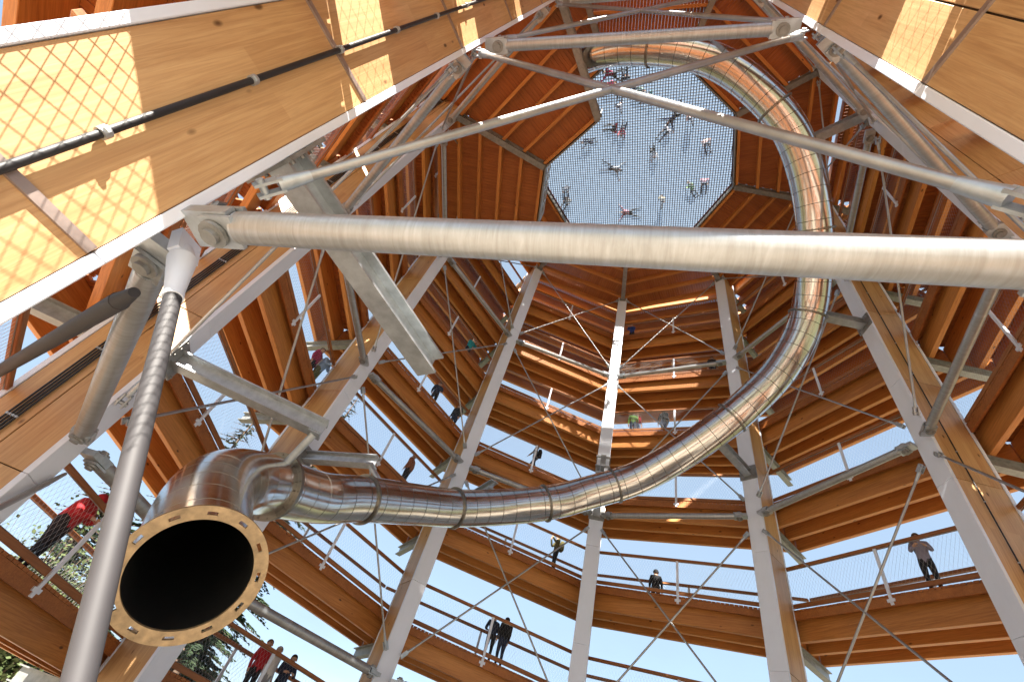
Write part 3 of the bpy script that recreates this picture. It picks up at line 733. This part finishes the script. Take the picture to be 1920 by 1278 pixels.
def person(loc, rz, pose, jacket, trousers, label, hair=0, hood=False, bulk=1.12, scale=1.0, pack=None, group=None):
    b, J, (hd, up, fw, rt) = body_mesh(pose, jacket, trousers, (0.03, 0.025, 0.02), bulk)
    zmin = min(v[2] for v in b.v)
    b.v = [(x, y, z-zmin) for x, y, z in b.v]
    me = b.mesh('person', [SKIN, cloth(jacket), cloth(trousers), cloth((0.03, 0.025, 0.02))])
    o = obj('person', me, None, loc, (0, 0, rz)); o.scale = (scale,)*3; tag(o, label, 'person', group)
    hb = MB(); c = hd+up*.035-fw*.014-Vector((0, 0, zmin)); n, mrow = 14, 6; R_ = (.100, .104, .100) if not hood else (.122, .125, .13)
    vs = []; 
    for q in range(mrow+1):
        th = q/mrow*1.75
        for k in range(n):
            ph = 2*math.pi*k/n; back = 0.5-0.5*math.sin(ph); t2 = min(th, 1.15+0.95*back) if not hood else th
            vs.append(c+rt*math.cos(ph)*math.sin(t2)*R_[0]+fw*math.sin(ph)*math.sin(t2)*R_[1]+up*math.cos(t2)*R_[2])
    hb.add(vs, [(q*n+k, q*n+(k+1) % n, (q+1)*n+(k+1) % n, (q+1)*n+k) for q in range(mrow) for k in range(n)], 0, True)
    obj('hood' if hood else 'hair', hb.mesh('hair', cloth(jacket) if hood else cloth(HAIR[hair])), o)
    if pack:
        pb = MB(); ch = J['chest']-Vector((0, 0, zmin)); pb.box(ch.x-.15, ch.x+.15, ch.y-.30, ch.y-.12, ch.z-.28, ch.z+.14); pm = pb.mesh('backpack', cloth(pack)); bevel(pm, 0.04); obj('backpack', pm, o)
    return o
def on_deck(i, s, k, y):      # point on the walkway section i, s along it, y metres in from its inner edge
    a, o = sec_frame(i); x = (s-0.5)*2*hl(y); L = Vector((x, y, 0)); L.rotate(Matrix.Rotation(a, 3, 'Z')); p = o+L; p.z = helix(i+0.5, k)+zs(x, y)+0.002; return p, a
BLK = (0.012, 0.012, 0.016); NVY = (0.015, 0.025, 0.06); RED = (0.42, 0.012, 0.02); OLV = (0.10, 0.09, 0.03); TEAL = (0.0, 0.22, 0.24); GRY = (0.30, 0.30, 0.32); WHT = (0.75, 0.74, 0.72)
PPL = [ # section, along, turn, in from the edge, facing turn, pose, jacket, trousers, label, hair, hood, pack, bulk
 (1, .485, -2, .55, math.pi+.2, 'lean', RED, BLK, 'person in puffy red hooded jacket and black trousers leaning at the rail', 0, True, None, 1.65),
 (2, .62, -2, .45, math.pi-.3, 'lean', NVY, BLK, 'dark-haired person in navy jacket at the rail below the slide mouth', 0, False, None, 1.15),
 (2, .56, -2, .60, math.pi+.4, 'stand', WHT, GRY, 'grey-haired person in white top beside the navy jacket below the mouth', 3, False, None, 1.1),
 (2, .50, -2, .50, math.pi, 'stand', RED, BLK, 'person in red jacket standing next to the white top below the mouth', 1, False, None, 1.15),
 (3, .585, -1, .45, 0.4, 'stand', BLK, NVY, 'person in black jacket with a black shoulder bag beside a bare-headed companion', 0, False, BLK, 1.15),
 (3, .525, -1, .55, 0.1, 'lean', NVY, BLK, 'person in navy jacket and dark cap beside the one with the shoulder bag', 4, False, None, 1.15),
 (3, .775, 0, .55, math.pi/2, 'photo', OLV, BLK, 'person in olive jacket raising both hands to the face', 1, False, OLV, 1.15),
 (4, .35, 0, 1.75, 0.3, 'stand', BLK, BLK, 'person in black hooded coat seen above the kickboard', 4, True, None, 1.25),
 (5, .634, 0, .45, math.pi+.5, 'lean', (0.28, 0.26, 0.34), BLK, 'person in grey vest over teal sleeves and black trousers at the rail', 1, False, TEAL, 1.15),
 (4, .19, 2, .4, .2, 'stand', (0.10, 0.22, 0.03), NVY, 'person in green jacket standing beside a red one', 1, False, None, 1.1),
 (4, .215, 2, .55, -.3, 'stand', RED, NVY, 'person in red jacket standing beside the green one high on the spiral', 1, False, None, 1.1),
 (4, .41, 2, .45, .6, 'walk', BLK, NVY, 'person in black jacket walking behind the red and green pair', 0, False, BLK, 1.2),
 (3, .515, 1, .5, 1.2, 'walk', GRY, BLK, 'person in grey jacket walking on the fourth turn', 2, False, BLK, 1.1),
 (2, .74, 2, .5, math.pi, 'lean', (0.0, 0.30, 0.34), BLK, 'person in bright turquoise jacket looking down from the fifth turn', 1, False, None, 1.2),
 (2, .885, 1, .5, 2.0, 'stand', BLK, NVY, 'person in black coat close to a column on the fourth turn', 0, False, None, 1.2),
 (2, .665, 1, .5, 2.6, 'walk', NVY, BLK, 'person in navy jacket walking on the fourth turn', 4, False, None, 1.1),
 (1, .93, 0, .4, math.pi, 'lean', (0.25, 0.40, 0.62), (0.10, 0.12, 0.05), 'person in light blue jacket bending over the rail', 1, False, WHT, 1.2),
 (1, .88, 0, .55, math.pi, 'stand', (0.35, 0.02, 0.10), BLK, 'person in dark red top beside the light blue jacket', 0, False, None, 1.1),
 (4, .12, 4, .5, math.pi, 'lean', (0.02, 0.06, 0.30), BLK, 'person in blue jacket on the seventh turn', 0, False, None, 1.1),
 (4, .77, 3, .5, 0.2, 'stand', BLK, BLK, 'person in black on the sixth turn near a column', 0, False, None, 1.2),
 (2, .73, 0, .5, .4, 'stand', (0.30, 0.10, 0.04), BLK, 'person in rust brown jacket on the third turn', 1, False, None, 1.1)]
for i, s, k, y, f, pose, ja, tr, lab, hr, hd_, pk, bk in PPL:
    p, a = on_deck(i, s, k, y); person(p, a+f, pose, ja, tr, lab, hr, hd_, bk, 1.0, pk, 'visitors on the walkway')
NETP = [(-3.02, -3.86), (-2.38, -3.87), (-3.16, -3.17), (-2.4, -3.34), (-0.79, -3.52), (-2.07, -2.4), (-1.88, -1.44), (-1.45, -1.59), (-2.91, -0.31), (0.79, -3.1), (0.75, -2.27), (1.68, -3.08), (0.58, -1.04), (2.97, -2.4), (-1.15, 0.6), (2.45, 1.53), (4.0, -0.49), (3.7, 0.2), (0.93, 2.71), (-3.23, 2.83), (-1.67, -3.49), (-2.9, 3.5)]
NC = [((.45, .02, .08), 'crimson'), (BLK, 'black'), ((.45, .05, .12), 'raspberry red'), (WHT, 'white'), ((0.0, .13, .12), 'dark teal'), ((.55, .6, .68), 'pale grey-blue'), (RED, 'red'), ((.50, .10, .14), 'pinkish red'), ((.02, .03, .08), 'navy'), ((.03, .05, .14), 'blue-black'), ((.35, .36, .42), 'mid grey'), ((.45, .30, .28), 'dusty pink'), ((.55, .55, .58), 'light grey'), ((.50, .35, .33), 'pale pink'), ((.60, .62, .66), 'silver grey'), ((.22, .20, .14), 'brown'), ((.30, .15, .20), 'plum'), ((.10, .22, .06), 'green'), ((.62, .20, .25), 'bright pink'), ((.04, .04, .06), 'charcoal'), ((.15, .25, .22), 'grey-green'), ((.08, .07, .07), 'dark brown')]
for q, ((x, y), (c, cn)) in enumerate(zip(NETP, NC)):
    pose = ['star', 'sit', 'crawl', 'sit', 'sit', 'walk', 'sit', 'crawl', 'crawl', 'star', 'sit', 'walk', 'crawl', 'sit', 'star', 'walk', 'sit', 'crawl', 'star', 'sit', 'crawl', 'sit'][q]
    word = {'star': 'lying spread-eagled on the rope net', 'sit': 'sitting on the rope net', 'crawl': 'crawling over the rope net', 'walk': 'walking across the rope net'}[pose]
    person((x, y, 3.0*S+Z0+0.05), random.uniform(0, 6.28), pose, c, NVY if q % 3 else BLK, 'person in %s top %s' % (cn, word), q % 5, False, 1.12, 0.80, None, 'people on the net')

# ------------------------------------------------------------------ trees outside
M['bark'] = plain('bark', (0.10, 0.065, 0.045), 0.9, 0.4, 9.0)
def leafmat(name, a, b_):
    m, n, l, bs = mat(name)
    g = noise(n, l, coords(n, l, (1, 1, 1)), 2.5, 3, 0.6)
    l.new(ramp(n, l, g, [(0.3, a), (0.7, b_)]), bs.inputs['Base Color']); bs.inputs['Roughness'].default_value = 0.7
    return m
M['needles'] = leafmat('needles', (0.012, 0.030, 0.014), (0.036, 0.062, 0.024))
M['leaves'] = leafmat('leaves', (0.028, 0.055, 0.012), (0.075, 0.095, 0.025))
def spruce(x, y, h, wid, label, seed):
    rnd = random.Random(seed); t = thing('spruce_tree', (x, y, 0), 0, label, 'tree', 'spruces outside the tower')
    b = MB(); b.tube((0, 0, -0.1), (0, 0, h*.97), h*.016, 0.015, 10); 
    f = MB(); z = h*0.10
    while z < h*0.985:
        frac = 1-z/h; L = wid*(frac**0.8)*rnd.uniform(.75, 1.1)+0.12
        for q in range(rnd.randint(4, 6)):
            a = rnd.uniform(0, 6.283); d = Vector((math.cos(a), math.sin(a), 0)); Lb = L*rnd.uniform(.7, 1.1)
            P = []; nseg_ = max(3, int(Lb/0.30))
            for e in range(nseg_+1):
                u = e/nseg_; P.append(Vector((0, 0, z))+d*Lb*u+Vector((0, 0, -Lb*0.30*u*u*1.2+Lb*.10*u**3)))
            b.tube(P[0], P[-1], 0.012+Lb*.008, 0.004, 5, caps=False)
            sd = Vector((-d.y, d.x, 0))
            for e in range(1, nseg_+1):
                u = e/nseg_; tw = (0.50*(1-u)+0.16)*min(1.0, Lb*.5)
                for s in (-1, 1, 0):
                    for rep in range(2):
                        dv = (d*0.7+sd*s*rnd.uniform(.6, 1.1)+Vector((0, 0, -rnd.uniform(.05, .55)))).normalized(); l_ = tw*rnd.uniform(.7, 1.25); p0 = P[e].lerp(P[e-1], rnd.random())
                        wv = dv.cross(Vector((0, 0, 1))).normalized()*l_*.16; n2 = Vector((0, 0, 1))*l_*.10
                        f.add([p0, p0+dv*l_*.5+wv, p0+dv*l_, p0+dv*l_*.5-wv], [(0, 1, 2, 3)])
                        f.add([p0, p0+dv*l_*.5+n2, p0+dv*l_, p0+dv*l_*.5-n2-Vector((0, 0, l_*.12))], [(0, 1, 2, 3)])
        z += rnd.uniform(.20, .34)*max(.6, h/14)
    obj('trunk', b.mesh('trunk', M['bark']), t); obj('crown', f.mesh('crown', M['needles']), t)
def off(d, px): return px
spruce(-14.4, 14.0, 14.8, 3.0, 'dark spruce with its tip above the slide elbow', 1)
spruce(-16.6, 13.1, 10.4, 2.6, 'shorter spruce left of the slide mouth', 2)
spruce(-11.2, 16.6, 19.5, 3.6, 'tallest dark spruce with drooping boughs behind the slide collar', 3)
spruce(-24.2, 11.8, 10.8, 2.7, 'spruce standing at the far left beyond the walkway', 4)
spruce(-12.2, 18.2, 11.5, 4.2, 'bushy spruce behind the people below the slide mouth', 5)
def shrub(x, y, h, w, label, seed):
    rnd = random.Random(seed); t = thing('leafy_shrub', (x, y, 0), 0, label, 'shrub', 'leafy shrubs outside the tower'); b = MB(); f = MB()
    for q in range(9):
        a = rnd.uniform(0, 6.28); tip = Vector((math.cos(a)*w*.6*rnd.random(), math.sin(a)*w*.6*rnd.random(), h*rnd.uniform(.6, 1))); b.tube((0, 0, -.05), tip, .05, .01, 6)
        for e in range(170):
            u = rnd.uniform(.3, 1.0); p = tip*u+Vector((rnd.gauss(0, 1), rnd.gauss(0, 1), rnd.gauss(0, 1)))*w*.20; dv = Vector((rnd.gauss(0, 1), rnd.gauss(0, 1), rnd.gauss(0, .6))).normalized(); l_ = rnd.uniform(.09, .2); wv = dv.orthogonal().normalized()*l_*.35
            f.add([p, p+dv*l_*.5+wv, p+dv*l_, p+dv*l_*.5-wv], [(0, 1, 2, 3)])
    obj('stems', b.mesh('stems', M['bark']), t); obj('foliage', f.mesh('foliage', M['leaves']), t)
shrub(-14.6, 11.6, 2.7, 2.6, 'yellow-green leafy shrub low at the left behind the walkway', 11)
shrub(-15.2, 10.4, 4.6, 2.8, 'taller yellow-green bush behind the person in red', 12)
shrub(-15.4, 12.0, 6.2, 2.8, 'yellow-green bush in front of the shorter spruce', 13)
